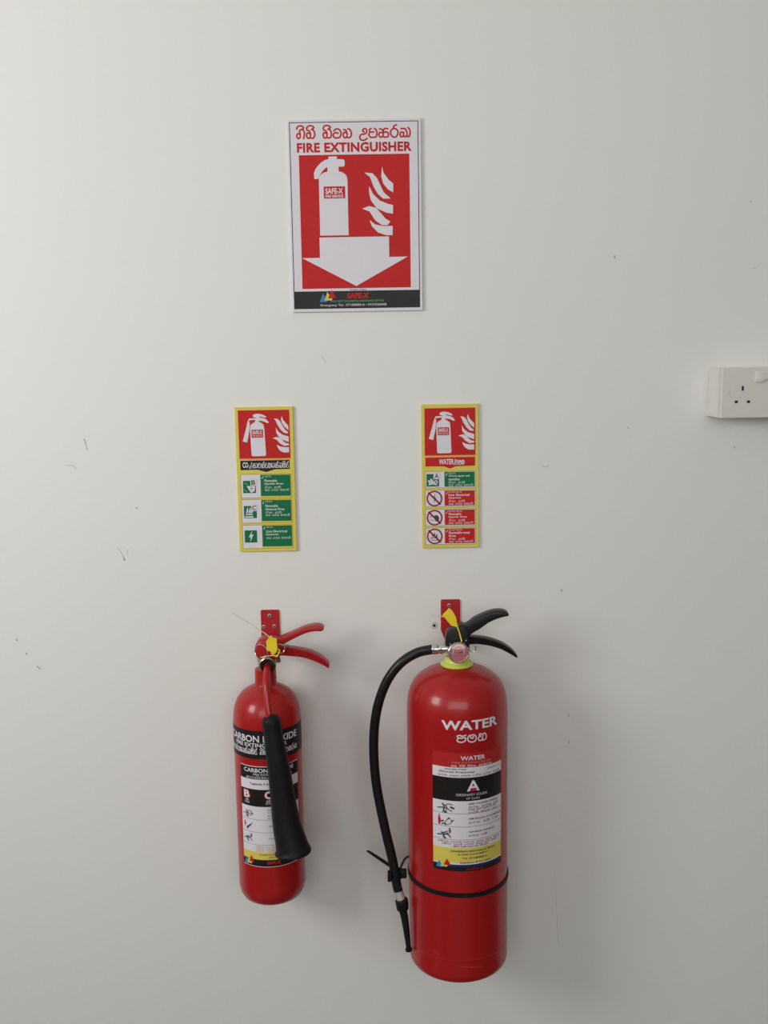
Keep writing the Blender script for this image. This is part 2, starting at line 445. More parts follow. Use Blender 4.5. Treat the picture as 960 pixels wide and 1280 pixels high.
# ---------------------------------------------------------------- signs
def rounded(x0, x1, y0, y1, r, corners=(1, 1, 1, 1), n=5):
    out = []
    for (cx, cy, a0, on) in ((x1 - r, y0 + r, -90, corners[1]), (x1 - r, y1 - r, 0, corners[2]), (x0 + r, y1 - r, 90, corners[3]), (x0 + r, y0 + r, 180, corners[0])):
        if on:
            for i in range(n + 1):
                a = math.radians(a0 + 90 * i / n); out.append((cx + r * math.cos(a), cy + r * math.sin(a)))
        else:
            a = math.radians(a0 + 45); out.append((cx + r * (1 if math.cos(a) > 0 else -1), cy + r * (1 if math.sin(a) > 0 else -1)))
    return out

def emblem(parent, layer, f, mp, cut=None):
    # three overlapping triangles in blue, yellow and red
    for i, (m, shape) in enumerate((('p_blue', [(0, 30), (10.5, 6), (22, 30)]), ('p_yellow', [(14, 26), (22, 2), (28, 12), (25, 19), (26, 20), (36, 20), (34, 26)]),
                                    ('p_red', [(24, 19.5), (34, -3), (46, 19.5)]))):
        p = Print(); p.poly(m, layer + i, [f(*q) for q in shape]); p.build('emblem_triangle', parent, mp, cut)

def main_sign():
    t = thing('fire_extinguisher_sign', (-.0404, 0, 1.539),
              'large white wall sign with red panel, black border and white down arrow', 'sign')
    x0, x1, z0, z1 = -.1541, .0733, 1.5392, 1.8605
    yf = -.005
    link('board', box(x0, x1, yf, 0, z0, z1, bev=.0006), 'board', t)
    mp = flat_map(x0, z1, (x1 - x0) / 166, (z1 - z0) / 240, yf)
    p = Print(); p.frame('p_black', 0, 2.2, 162.8, 3.0, 236, 0.95); p.build('border_line', t, mp)
    p = Print(); p.rect('p_red', 0, 13.3, 151.2, 43.3, 210.3); red = p.build('red_panel', t, mp)
    p = Print()
    p.script('p_red', 1, FIRE_WORDS, 10.8, 152.6, 11.8, 22.8, 1.95)
    p.build('script_lettering', t, mp)
    p = Print(); p.text('p_red', 1, 'FIRE EXTINGUISHER', 11.2, 154.3, 28.2, 40.3, bold=.04, space=1.07); p.build('lettering', t, mp)
    # extinguisher pictogram
    p = Print()
    p.poly('p_white', 1, [(37.6, 143.3), (37.6, 74), (38.2, 70), (40.5, 67), (44, 65), (48.6, 64), (48.6, 58), (47, 59), (43.5, 62), (39.5, 67), (37, 72.5), (35, 72.8), (32, 72.8),
                          (31.6, 66), (32.8, 62), (36, 57.5), (41, 52.5), (46, 49.5), (50.2, 48.6), (50.2, 45.4), (60.7, 45.4), (60.7, 48.6), (69.0, 49.2), (70.3, 51), (70.3, 56), (69, 58), (62.6, 58),
                          (62.6, 63.6), (67, 65), (71, 67.6), (73, 71.5), (73.4, 76), (73.4, 143.3)])
    pic = p.build('extinguisher_pictogram', t, mp)
    p = Print(); p.rect('p_red', 2, 43.4, 70.2, 82.3, 97.2)
    p.text('p_white', 3, 'SAFE-X', 45.4, 67.5, 84.4, 91.6, bold=.03)
    p.text('p_white', 3, 'FIRE SERVICE', 45.4, 67.8, 92.8, 96, bold=.03); p.build('name_plate', pic, mp)
    def c1(L): return [(a * .1979 - 11.6 - max(0, b - 350) * .006, b * .1979 - 9.5) for a, b in L]
    fl = [
     [(650, 343), (660, 385), (690, 425), (722, 452), (722, 507), (690, 488), (658, 450), (645, 405)],
     [(538, 380), (590, 386), (618, 415), (640, 460), (662, 505), (707, 545), (660, 545), (625, 515), (598, 470), (575, 410)],
     [(569, 465), (595, 515), (640, 558), (690, 578), (723, 586), (723, 641), (680, 633), (620, 605), (582, 555), (570, 510)],
     [(527, 606), (570, 590), (615, 602), (650, 640), (675, 670), (707, 690), (690, 712), (655, 712), (610, 680), (575, 625)],
     [(575, 678), (610, 706), (660, 718), (723, 718), (723, 776), (680, 775), (630, 758), (590, 718)]]
    p = Print()
    for f in fl: p.poly('p_white', 1, [(v[0], v[1]) for v in c1(f)])
    p.build('flame_pictogram', t, mp)
    p = Print(); p.poly('p_white', 1, [(36.6, 145.6), (124.3, 145.6), (124.3, 171.3), (147.6, 171.3), (82, 207.6), (14.2, 171.3), (36.6, 171.3)])
    p.build('down_arrow', t, mp)
    p = Print(); p.rect('p_black', 1, 3.0, 162.2, 213.6, 236); ft = p.build('footer_band', t, mp)
    p = Print(); p.text('p_ink', 1, 'Distributor & Dealer', 73.5, 95, 210.8, 213.2)
    p.text('p_red', 2, 'SAFE-X', 70, 98, 216.3, 223.3, bold=.04)
    p.text('p_lgreen', 2, 'FIRE & SAFETY ENGINEERING MAINTENANCE SERVICES', 49, 116.5, 225.3, 227.9)
    p.text('p_white', 2, 'Emergency Tel : 0718088816 / 0757058408', 36, 120, 230.0, 233.8)
    p.build('lettering', ft, mp)
    emblem(ft, 2, lambda x, y: (34.7 + x * .46, 213.6 + y * .46), mp)

def small_pictogram(t, mp, dx, dy, k):
    f = lambda L: [(dx + (a / 8.727 - 12.8) * k, dy + (b / 8.727 - 8.6) * k) for a, b in L]
    p = Print()
    p.poly('p_white', 2, f([(283, 600), (279, 480), (275, 300), (280, 275), (300, 255), (330, 240), (336, 225), (338, 214), (275, 218), (262, 235), (275, 240), (268, 330), (240, 460), (190, 448),
                            (225, 330), (255, 222), (272, 199), (342, 197), (345, 190), (318, 185), (310, 166), (330, 153), (368, 148), (410, 156), (440, 170), (461, 184), (454, 193), (420, 186), (384, 178), (384, 190), (430, 198), (462, 215), (487, 247),
                            (468, 252), (440, 238), (405, 227), (374, 225), (374, 236), (400, 247), (425, 268), (432, 300), (443, 592), (438, 606), (425, 611), (300, 612), (288, 608)]))
    pic = p.build('extinguisher_pictogram', t, mp)
    p = Print()
    a = f([(290, 322), (418, 410)])
    p.rect('p_red', 3, a[0][0], a[1][0], a[0][1], a[1][1])
    w, h = a[1][0] - a[0][0], a[1][1] - a[0][1]
    p.text('p_white', 4, 'SAFE-X', a[0][0] + w * .08, a[1][0] - w * .08, a[0][1] + h * .12, a[0][1] + h * .58, bold=.03)
    p.text('p_white', 4, 'FIRE SERVICE', a[0][0] + w * .08, a[1][0] - w * .08, a[0][1] + h * .66, a[0][1] + h * .9)
    p.build('name_plate', pic, mp)
    p = Print()
    for L in ([(628, 178), (645, 222), (672, 255), (698, 282), (698, 332), (660, 300), (630, 255), (620, 215)],
              [(543, 203), (580, 209), (610, 235), (635, 285), (662, 328), (692, 350), (690, 368), (650, 362), (612, 325), (580, 275), (562, 230)],
              [(560, 303), (585, 345), (630, 380), (698, 402), (698, 460), (640, 440), (590, 405), (565, 360)],
              [(521, 416), (570, 404), (615, 422), (645, 458), (672, 474), (698, 478), (698, 498), (645, 502), (600, 475), (565, 435)],
              [(565, 488), (600, 508), (650, 518), (698, 518), (698, 574), (640, 575), (600, 555), (575, 520)]):
        p.poly('p_white', 2, f(L))
    p.build('flame_pictogram', t, mp)

def prohibition(p, cx, cy, r, lay, kind):
    ink = 'p_ink'
    if kind == 0: p.poly(ink, lay, [(cx + 1.0, cy - 6.5), (cx - 1.8, cy + .3), (cx, cy - .1), (cx - .9, cy + 6.0), (cx + 2.2, cy - 1.2), (cx + .4, cy - 1)])
    elif kind == 1:
        p.curve(ink, lay, [(cx - 1, cy - 1.2), (cx + 2, cy - 3.2), (cx + 4.6, cy - 1.8), (cx + 5.6, cy + 1.6), (cx + 4, cy + 4.8), (cx + 1.2, cy + 4)], 3)
        p.ribbon(ink, lay, [(cx - 1, cy), (cx - 3.6, cy - 2.2), (cx - 5.2, cy - .8)], .8, 3)
        p.ribbon(ink, lay, [(cx - 5, cy + 2.5), (cx - 3, cy + 3.6), (cx - 1, cy + 3.2)], .6, 3)
    else:
        for a, b in ((-5, 3), (-3, -2), (0, -5), (3, -2.5), (5, 2.5)):
            p.curve(ink, lay, [(cx + a * .5, cy + 3), (cx + a * .9 - .8, cy + b * .6), (cx + a, cy + b), (cx + a * .8 + .8, cy + 1)], 3)
        p.ribbon(ink, lay, [(cx - 4.5, cy + 4.3), (cx, cy + 5.2), (cx + 4.5, cy + 4.3)], .8, 3)
    p.ring('p_dred', lay + 1, cx, cy, r, 1.8)
    d = r * .70; p.ribbon('p_dred', lay + 1, [(cx - d, cy - d), (cx + d, cy + d)], 2.1, 1)

def fire_icon(p, x0, x1, y0, y1, letter):
    p.rect('p_green', 3, x0, x1, y0, y1)
    w, h = x1 - x0, y1 - y0
    if letter == 'B':       # spilling can
        p.poly('p_white', 4, [(x0 + w * .28, y0 + h * .42), (x0 + w * .95, y0 + h * .45), (x0 + w * .88, y0 + h * .85), (x0 + w * .62, y0 + h * .98), (x0 + w * .45, y0 + h * .75)])
        p.ribbon('p_green', 5, [(x0 + w * .5, y0 + h * .65), (x0 + w * .8, y0 + h * .62)], .6, 1); p.ribbon('p_green', 5, [(x0 + w * .65, y0 + h * .5), (x0 + w * .66, y0 + h * .8)], .6, 1)
        p.ribbon('p_lgreen', 4, [(x0 + w * .15, y0 + h * .2), (x0 + w * .35, y0 + h * .3)], 1.2, 1); p.ribbon('p_lgreen', 4, [(x0 + w * .1, y0 + h * .7), (x0 + w * .3, y0 + h * .9)], .8, 1)
    elif letter == 'C':     # burner flame
        for q in (.25, .45, .62): p.curve('p_white', 4, [(x0 + w * (q - .08), y0 + h * .58), (x0 + w * (q - .02), y0 + h * .3), (x0 + w * (q + .06), y0 + h * .12), (x0 + w * (q + .08), y0 + h * .5)], 3)
        p.rect('p_white', 4, x0 + w * .15, x0 + w * .68, y0 + h * .64, y0 + h * .74)
        p.rect('p_white', 4, x0 + w * .05, x0 + w * .72, y0 + h * .84, y0 + h * .94)
    else:                   # burning wood
        for a, b, c in ((.12, .5, .3), (.3, .35, .5), (.55, .3, .7), (.78, .5, .8)):
            p.curve('p_white', 4, [(x0 + w * (c - .1), y0 + h * .72), (x0 + w * a, y0 + h * b), (x0 + w * (c + .05), y0 + h * .55), (x0 + w * (c + .1), y0 + h * .72)], 3)
        p.poly('p_white', 4, [(x0 + w * .5, y0 + h * .55), (x0 + w * .58, y0), (x0 + w * .75, y0 + h * .1), (x0 + w * .66, y0 + h * .6)])
        p.poly('p_white', 4, [(x0 + w * .14, y0 + h * .92), (x0 + w * .2, y0 + h * .76), (x0 + w * .8, y0 + h * .76), (x0 + w * .86, y0 + h * .92), (x0 + w * .5, y0 + h * .82)])
    if letter in 'BCA':     # letter in a framed box over the corner
        bx0, bx1, by0, by1 = x0 + w * .58, x0 + w * 1.02, y0 - h * .12, y0 + h * .42
        p.rect('p_white', 5, bx0, bx1, by0, by1)
        p.frame('p_grey', 6, bx0 + .3, bx1 + 1, by0 - .6, by1, .35)
        p.text('p_ink', 7, letter, bx0 + 1.2, bx1 - .9, by0 + 1.2, by1 - 1.2, bold=.02)

def small_sign(name, x0, x1, z0, z1, W, Hh, label, water):
    t = thing(name, ((x0 + x1) / 2, 0, z0), label, 'sign')
    yf = -.005
    link('board', box(x0, x1, yf, 0, z0, z1, bev=.0005), 'yboard', t)
    mp = flat_map(x0, z1, (x1 - x0) / W, (z1 - z0) / Hh, yf)
    p = Print()
    if water: p.rect('p_orange', 0, 3.3, 67.2, 4.1, 64.6)
    else: p.rect('p_orange', 0, 3.5, 68.2, 3.5, 65.2)
    p.build('orange_border', t, mp)
    p = Print()
    if water: p.rect('p_red', 1, 3.9, 66.6, 4.8, 62.8)
    else: p.rect('p_red', 1, 4.1, 67.8, 4.1, 63.4)
    p.build('red_panel', t, mp)
    if water: small_pictogram(t, mp, 0.3, 0.9, .965)
    else: small_pictogram(t, mp, 0, 0, .985)
    # name banner with a point
    p = Print()
    if water: p.poly('p_red', 1, [(4.4, 65.2), (66.2, 65.2), (66.2, 76.2), (42.5, 76.6), (35, 79.4), (27.5, 76.6), (4.4, 76.4)])
    else: p.poly('p_black', 1, [(4.8, 66), (66.6, 65.6), (66.4, 76.9), (47.5, 77.2), (37, 80.4), (26.4, 77.4), (4.8, 77.6)])
    bn = p.build('name_banner', t, mp)
    p = Print()
    if water:
        p.text('p_white', 2, 'WATER', 21.3, 40.0, 67.5, 74.2, bold=.03); p.script('p_white', 2, ['slash ja la ya'], 40.4, 52.8, 69.0, 74.2, .8)
    else:
        p.text('p_white', 2, 'CO', 7.6, 14.6, 67.8, 74.8, bold=.03); p.text('p_white', 2, '2', 15.0, 17, 72.2, 75.8)
        p.script('p_white', 2, ['slash ' + CO2_WORDS[0]], 17.4, 65.4, 69.4, 75.0, .72)
    p.build('lettering', bn, mp)
    if water:
        rows = [(82.9, 103.0, 'p_green', 'A', ['Wood, paper and', 'textiles'], 'USE ON'), (106.3, 126.8, 'p_red', 0, ['Live Electrical', 'Equipment'], 'DO NOT USE ON'),
                (130.3, 151.0, 'p_red', 1, ['Flammable', 'liquids fires'], 'DO NOT USE ON'), (154.0, 174.5, 'p_red', 2, ['Flammable metal', 'fires'], 'DO NOT USE ON')]
        xa, xb, xc, xd = 4.2, 27.2, 28.0, 66.0
    else:
        rows = [(83.3, 112.3, 'p_green', 'B', ['Flammable', 'liquids fires.'], 'USE ON'), (114.8, 143.8, 'p_green', 'C', ['Flammable', 'Gaseous Fires.'], 'USE ON'),
                (146.9, 176.0, 'p_green', 'Z', ['Live Electrical', 'Equipment'], 'USE ON')]
        xa, xb, xc, xd = 4.8, 29.0, 29.3, 67.2
    for i, (a, b, colr, ic, lines, head) in enumerate(rows):
        p = Print(); 
        p.frame('p_ink', 0, xa - .5, xd + .8, a - .5, b + .4, .35)
        p.rect('p_white', 1, xa, xb, a, b)
        p.rect('p_white' if water else 'p_yellow', 1, xb, xd + .4, a, b)
        p.rect(colr, 2, xc, xd - .3, a + .6, b - (1.0 if water else 2.0))
        row = p.build('hazard_panel', t, mp)
        p = Print(); h = b - a
        if ic == 'Z':
            p.rect('p_green', 3, 7.0, 22.6, 153.2, 168.6)
            p.poly('p_white', 4, [(16.8, 153.6), (12.0, 162), (14.6, 161.6), (13.8, 168), (18.2, 158.4), (15.4, 159)])
        elif ic in ('A', 'B', 'C'):
            if water: fire_icon(p, 5.6, 21.2, 85.8, 101.4, 'A')
            else: fire_icon(p, 7.2, 23.2, a + 7.6, b - 6, ic)
        else: prohibition(p, 15.3, (a + b) / 2, 9.9, 3, ic)
        p.build('icon', row, mp)
        p = Print(); lx = xc + 5; hw = xd - lx
        p.ribbon('p_white', 3, [(xc + 1.6, a + 4.6), (xc + 2.2, a + 5.4), (xc + 3.2, a + 2.6)], .7, 1)
        p.text('p_white', 3, head, lx, lx + hw * (.26 if len(head) < 8 else .5), a + 1.6, a + 3.4)
        y = a + h * .22
        st = 4.1 if not water else 3.9
        for L in lines:
            p.text('p_white', 3, L, lx, lx + len(L) * 1.75, y, y + 2.9, bold=.02); y += st
        if ic not in ('Z',):
            p.script('p_white', 3, ['ga +i na', 'va ya +i'], lx, lx + hw * .62, y + .9, y + 2.7, .30); y += 3.2
        p.script('p_white', 3, ['sa na', 'ga ra na', 'ja la ba da +i'], lx, lx + hw * .93, y + .9, y + 2.7, .30)
        p.build('lettering', row, mp)

main_sign()
small_sign('carbon_dioxide_sign', -.2622, -.1588, 1.1155, 1.3758, 72.4, 180,
           'yellow-edged instruction sign with a black banner and three green panels', False)
small_sign('water_sign', .0690, .1706, 1.1166, 1.3752, 70.7, 179,
           'yellow-edged instruction sign with a red banner, one green and three red panels', True)

# ---------------------------------------------------------------- wall socket
def socket():
    t = thing('wall_socket', (.655, 0, 1.392), 'white three-pin socket outlet with switch on a deep surface box', 'socket')
    x0, x1, z0, z1 = .5785, .7245, 1.3462, 1.4320
    link('back_box', box(x0, x1, -.052, 0, z0 + .0004, z1 - .0004, bev=.0012), 'socket_box', t)
    bm = bmesh.new(); add_box(bm, x0 - .0002, x1, -.0535, -.0525, z0, z1)
    link('seam', bm, 'socket_box', t)
    link('face_plate', box(x0 + .0012, x1 + .0002, -.0665, -.0535, z0 - .0002, z1 + .0002, bev=.0018), 'socket', t)
    yf = -.0667
    for x, z, w, h in ((.6162, 1.3966, .0034, .0078), (.6060, 1.3739, .0052, .0042), (.6268, 1.3738, .0052, .0042)):
        bm = bmesh.new()
        # recessed slot: dark well with a plastic lip
        add_box(bm, x - w / 2, x + w / 2, yf - .0002, yf + .004, z - h / 2, z + h / 2)
        s = link('pin_slot', bm, 'hole', t)
    link('screw_cap', lathe([(0, .0012), (.0026, .001), (.0032, 0)], 0, 0, 20, axis=(0, -1, 0), origin=(.5915, yf + .0002, 1.3915)), 'socket', t, smooth=True)
    # rocker switch, D-shaped at its left end
    pts = [(.6380, 1.4238), (.6480, 1.4240), (.6510, 1.4222), (.6535, 1.4196), (.6620, 1.4180), (.6620, 1.4120), (.6535, 1.4108), (.6500, 1.4075), (.6460, 1.4065), (.6392, 1.4068), (.6376, 1.4085), (.6374, 1.4225)]
    link('switch_surround', outline([(x + (x - .648) * .12, z + (z - 1.415) * .12) for x, z in pts], yf - .0006, yf + .001), 'socket_box', t)
    link('rocker_switch', outline(pts, yf - .0036, yf + .001, bev=.0008), 'socket', t, smooth=True)
socket()

# ---------------------------------------------------------------- shared extinguisher details
def lever(top, bot, cy, half, parent, m):
    """pressed-steel squeeze lever: a curved top web with two flanges leaning in below it."""
    T = catmull([(a, 0, b) for a, b in top], 4); B = catmull([(a, 0, b) for a, b in bot], 4)
    for nm, sg in (('squeeze_lever_flange', -1), ('squeeze_lever_flange', 1)):
        bm = bmesh.new(); rows = []
        for p, q in zip(T, B):
            rows.append([bm.verts.new((p.x, cy + sg * half, p.z)), bm.verts.new((q.x, cy + sg * (half - .0045), q.z)),
                         bm.verts.new((q.x, cy + sg * (half - .0063), q.z + .0003)), bm.verts.new((p.x, cy + sg * (half - .0018), p.z - .0003))])
        for A, D in zip(rows, rows[1:]):
            for k in range(4): bm.faces.new((A[k], A[(k + 1) % 4], D[(k + 1) % 4], D[k]))
        bm.faces.new(rows[0]); bm.faces.new(rows[-1][::-1]); bmesh.ops.recalc_face_normals(bm, faces=bm.faces)
        link(nm, bm, m, parent, smooth=True)
    bm = bmesh.new(); rows = []
    for p in T:
        rows.append([bm.verts.new((p.x, cy - half, p.z)), bm.verts.new((p.x, cy - half + .002, p.z + .0011)), bm.verts.new((p.x, cy + half - .002, p.z + .0011)),
                     bm.verts.new((p.x, cy + half, p.z)), bm.verts.new((p.x - .0006, cy + half - .001, p.z - .0014)), bm.verts.new((p.x - .0006, cy - half + .001, p.z - .0014))])
    for A, D in zip(rows, rows[1:]):
        for k in range(6): bm.faces.new((A[k], A[(k + 1) % 6], D[(k + 1) % 6], D[k]))
    bm.faces.new(rows[0]); bm.faces.new(rows[-1][::-1]); bmesh.ops.recalc_face_normals(bm, faces=bm.faces)
    link('squeeze_lever', bm, m, parent, smooth=True)

def screw(x, z, parent, y=-.003, r=.0036):
    s = link('screw', lathe([(r, 0), (r * .92, .0010), (r * .55, .0014), (r * .5, .0004), (0, .0004)], 0, 0, 18, axis=(0, -1, 0), origin=(x, y, z)), 'zinc', parent, smooth=True)
    link('screw_recess', lathe([(0, .0006), (r * .42, .0006)], 0, 0, 12, axis=(0, -1, 0), origin=(x, y - .0001, z)), 'hole', s)

def hand_icon(p, m, lay, x, y, s, kind):
    R = lambda pts, w: p.ribbon(m, lay, [(x + a * s, y + b * s) for a, b in pts], w * s, 4)
    if kind == 0:
        R([(0, .55), (.4, .5), (.55, .45)], .09); R([(.45, .2), (.55, .45), (.5, .7), (.62, .9)], .12); R([(.35, .15), (.55, .3), (.9, .15), (1.2, .2)], .07)
        R([(.55, .45), (.8, .55), (1.15, .75)], .09); R([(1.1, .42), (1.3, .5)], .16); R([(.6, .3), (.75, .4), (.7, .75)], .07); R([(.4, .85), (.6, .8), (.75, .9)], .08)
    elif kind == 1:
        p.curve('p_red', lay, [(x + a * s, y + b * s) for a, b in ((.02, .5), (.08, .1), (.14, -.1), (.2, .2), (.28, .5), (.2, .95), (.08, .9))], 3)
        R([(.35, .62), (.5, .55)], .14); R([(.4, .85), (.65, .78), (.7, .9)], .12); R([(.65, .8), (.8, .5), (1.05, .3), (1.3, .5), (1.1, .8), (.75, .9)], .06); R([(1.25, .55), (1.42, .45)], .1); R([(.95, .35), (1.0, .2), (1.08, .32)], .07)
    else:
        R([(0, .7), (.4, .65)], .11); R([(.35, .5), (.55, .6), (.5, .85), (.65, .95)], .14); R([(.5, .5), (.8, .35), (1.05, .3)], .07); R([(.6, .65), (.85, .6), (1.1, .85)], .1)
        R([(1.02, .1), (1.08, .32)], .14); R([(.55, .45), (.9, .5), (1.1, .4)], .07); R([(.85, .55), (1.0, .7), (1.08, .85)], .06)

def nozzle_icon(p, x, y, s):
    p.curve('p_red', 4, [(x + a * s, y + b * s) for a, b in ((.02, .3), (.08, 0), (.14, .1), (.22, .45), (.14, .62), (.06, .55))], 3)
    p.poly('p_ink', 4, [(x + a * s, y + b * s) for a, b in ((.28, .72), (.9, .25), (.95, .3), (.9, .42), (.4, .92))])
    p.ribbon('p_ink', 4, [(x + .9 * s, y + .3 * s), (x + 1.1 * s, y + .15 * s)], .06 * s, 1)

# ---------------------------------------------------------------- carbon dioxide extinguisher (left)
def co2():
    cx, cy, r = -.2140, -.0785, .0600
    t = thing('carbon_dioxide_extinguisher', (cx, cy, .49),
              'smaller red fire extinguisher hanging on the left, with a black discharge horn in front', 'fire extinguisher')
    prof = [(0, .500), (.030, .499), (.040, .4955), (.047, .4960), (.053, .500), (.0575, .508), (.0600, .520), (.0600, .524), (.0600, .818), (.0600, .826), (.0594, .840), (.0568, .854), (.0518, .867), (.0440, .877),
            (.0350, .8835), (.0260, .888), (.0205, .891), (.0192, .895), (.0188, .918), (.0172, .9195), (0, .9195)]
    link('cylinder', lathe(prof, cx, cy, 96), 'red', t, smooth=True)
    mp = cyl_map(cx, cy, r)
    deg = lambda a: math.radians(a) * r * 1000
    # wide black band printed round the shoulder
    p = Print(); p.rect('p_black', 0, deg(-100), deg(100), -825.5, -774.5); band = p.build('black_band', t, mp, cut=3)
    p = Print()
    p.text('p_white', 1, 'CARBON DIOXIDE', deg(-73), deg(63), -817, -804.5, bold=.02)
    p.text('p_white', 1, 'FIRE EXTINGUISHER', deg(-57), deg(40), -803, -796, bold=.02)
    p.script('p_white', 1, [CO2_WORDS[0], 'ga +i na +i', 'na +i va na', 'u pa ka ra nna'], deg(-76), deg(62), -791.5, -783.5, 1.15)
    p.build('lettering', band, mp, cut=3)
    # instruction label
    a0, a1 = deg(-47), deg(63)
    p = Print()
    p.rect('p_white', 0, a0, a1, -761.5, -575.5)
    p.rect('p_black', 1, a0, a1, -760.3, -737.5); p.rect('p_black', 1, a0, a1, -719, -687.5)
    p.rect('p_yellow', 1, a0, a1, -603, -589); p.rect('p_black', 1, a0, a1, -589, -576.5)
    lab = p.build('instruction_label', t, mp, cut=3)
    p = Print()
    p.text('p_white', 2, 'CARBON DIOXIDE', deg(-38), deg(52), -757.5, -750, bold=.02)
    p.text('p_white', 2, 'FIRE EXTINGUISHER', deg(-20), deg(36), -748.3, -744.6)
    p.script('p_white', 2, [CO2_WORDS[0], 'ga +i na +i'], deg(-34), deg(48), -742.5, -739, .5)
    p.text('p_ink', 2, 'Capacity 2 kg', deg(-27), deg(8), -731.5, -726, bold=.02)
    p.rect('p_white', 1, deg(30), deg(63), -737.5, -719)
    for ch, c in (('B', -34), ('C', 5)):
        p.text('p_red', 2, ch, deg(c) - 7.6, deg(c) + 7.6, -717, -701.0, bold=.085)
        p.text('p_white', 3, ch, deg(c) - 6.4, deg(c) + 6.4, -715.8, -702.2, bold=.03)
        p.script('p_grey', 2, ['va ya +i'], deg(c) - 4, deg(c) + 4, -699.3, -697.0, .5)
        p.script('p_grey', 2, ['da ra na'], deg(c) - 5, deg(c) + 5, -695.3, -692.5, .5)
    p.build('lettering', lab, mp, cut=4)
    p = Print()
    hand_icon(p, 'p_ink', 3, deg(-43), -681, 15.5, 0)
    nozzle_icon(p, deg(-42), -659, 17)
    hand_icon(p, 'p_ink', 3, deg(-43), -637, 15.5, 2)
    for z in (-663.5, -640, -617): p.rect('p_ink', 2, a0, a1, z, z + .5)
    for i, z in enumerate((-683, -678, -672, -667.5, -653, -630)):
        p.text('p_ink' if i % 2 == 0 or i > 3 else 'p_dred', 2, ('KEEP CYLINDER UPRIGHT', 'Hold the cylinder', 'PULL OUT SAFETY PIN', 'Remove the pin', 'AIM NOZZLE AT BASE', 'SQUEEZE HANDLES')[i], deg(3), deg(55), z, z + 2.8)
    for z in (-614, -610, -606.5): p.script('p_orange', 2, ['na ya +i ra la', 'ba da va na +i', 'ga ra sa pa'], deg(-20), deg(30), z, z + 2.0, .4)
    p.text('p_ink', 2, 'ENGINEERING MAINTENANCE', deg(-14), deg(30), -600, -597)
    p.text('p_ink', 2, 'SERVICE', deg(2), deg(20), -595, -591.5)
    p.build('instruction_pictures', lab, mp, cut=4)
    emblem(lab, 3, lambda x, y: (deg(-45) + x * .50, -594 + y * .54), mp, 4)
    p = Print(); p.text('p_red', 3, 'SAFE-X', deg(-1), deg(22), -586.5, -580.5, bold=.03)
    p.build('trade_lettering', lab, mp, cut=4)

    # valve body
    vx, vz = -.2085, .9565
    bm = bmesh.new()
    add_lathe(bm, [(0, .918), (.0150, .918), (.0160, .924), (.0175, .936), (.0155, .944), (0, .946)], cx + .004, cy, 32)
    link('valve_neck', bm, 'brass', t, smooth=True)
    valve = link('valve_body', outline([(vx - .0200, .946), (vx - .0215, .956), (vx - .0190, .967), (vx - .0115, .9745), (vx - .001, .977), (vx + .012, .9755), (vx + .024, .968),
                                        (vx + .0265, .958), (vx + .024, .946), (vx + .010, .9375), (vx - .009, .9375)], cy - .0175, cy + .0175, bev=.006, sub=3), 'red_part', t, smooth=True)
    # discharge outlet facing the viewer: chrome ring round a dark mouth
    oc = (-.2072, cy - .0165, .9320)
    link('outlet_ring', lathe([(.0112, 0), (.0140, 0), (.0149, .003), (.0147, .008), (.0132, .0092), (.0120, .008), (.0116, .002)], 0, 0, 36, axis=(0, -1, -.1), origin=oc), 'brass', t, smooth=True)
    link('outlet_mouth', lathe([(0, .002), (.0118, .0022)], 0, 0, 24, axis=(0, -1, -.1), origin=oc), 'hole', t)
    link('outlet_body', lathe([(.0125, -.014), (.0125, .002)], 0, 0, 24, axis=(0, -1, -.1), origin=oc), 'brass', t, smooth=True)
    # swivel pipe down to the horn
    pp = [(-.2072, -.094, .9285, .0058), (-.2070, -.110, .9275, .0060), (-.2065, -.126, .920, .0060), (-.2058, -.139, .905, .0060), (-.2040, -.1475, .882, .0062), (-.2012, -.153, .862, .0062), (-.1985, -.156, .842, .0062)]
    link('discharge_pipe', smooth_tube(pp, n=20), 'red', t, smooth=True)
    # horn
    ctrl = [(-.1993, -.1560, .8590, .0015), (-.1988, -.1565, .8582, .0095), (-.1982, -.1566, .8550, .0138), (-.1972, -.1568, .8490, .0155), (-.1952, -.1573, .8300, .0162), (-.1918, -.1585, .8020, .0175), (-.1872, -.1600, .7700, .0192),
            (-.1815, -.1615, .7150, .0212), (-.1755, -.1640, .6650, .0245), (-.1700, -.1660, .6400, .0268), (-.1672, -.1670, .6260, .0290), (-.1662, -.1675, .6205, .0312), (-.1660, -.1676, .6185, .0314)]
    horn = link('discharge_horn', smooth_tube(ctrl, sub=4, n=48, cap=False), 'black_plastic', t, smooth=True)
    inner = [(-.1660, -.1676, .6186, .0300), (-.1700, -.1660, .6400, .0250), (-.1755, -.1640, .6650, .0225), (-.1880, -.1595, .7700, .0120)]
    link('horn_throat', smooth_tube(inner, sub=4, n=40), 'hole', horn, smooth=True)
    # carrying handle (upper) and squeeze lever (lower)
    up = [(-.2040, .9690), (-.1960, .9745), (-.1860, .9770), (-.1600, .9880), (-.1380, .9965), (-.1200, .9990), (-.1120, .9965), (-.1085, .9925), (-.1130, .9885), (-.1250, .9885), (-.1400, .9855), (-.1600, .9765), (-.1790, .9670), (-.1870, .9640), (-.1960, .9600)]
    link('carrying_handle', outline([(a, b - .001) for a, b in up], cy - .0125, cy + .0125, bev=.0045, sub=3), 'red_part', t, smooth=True)
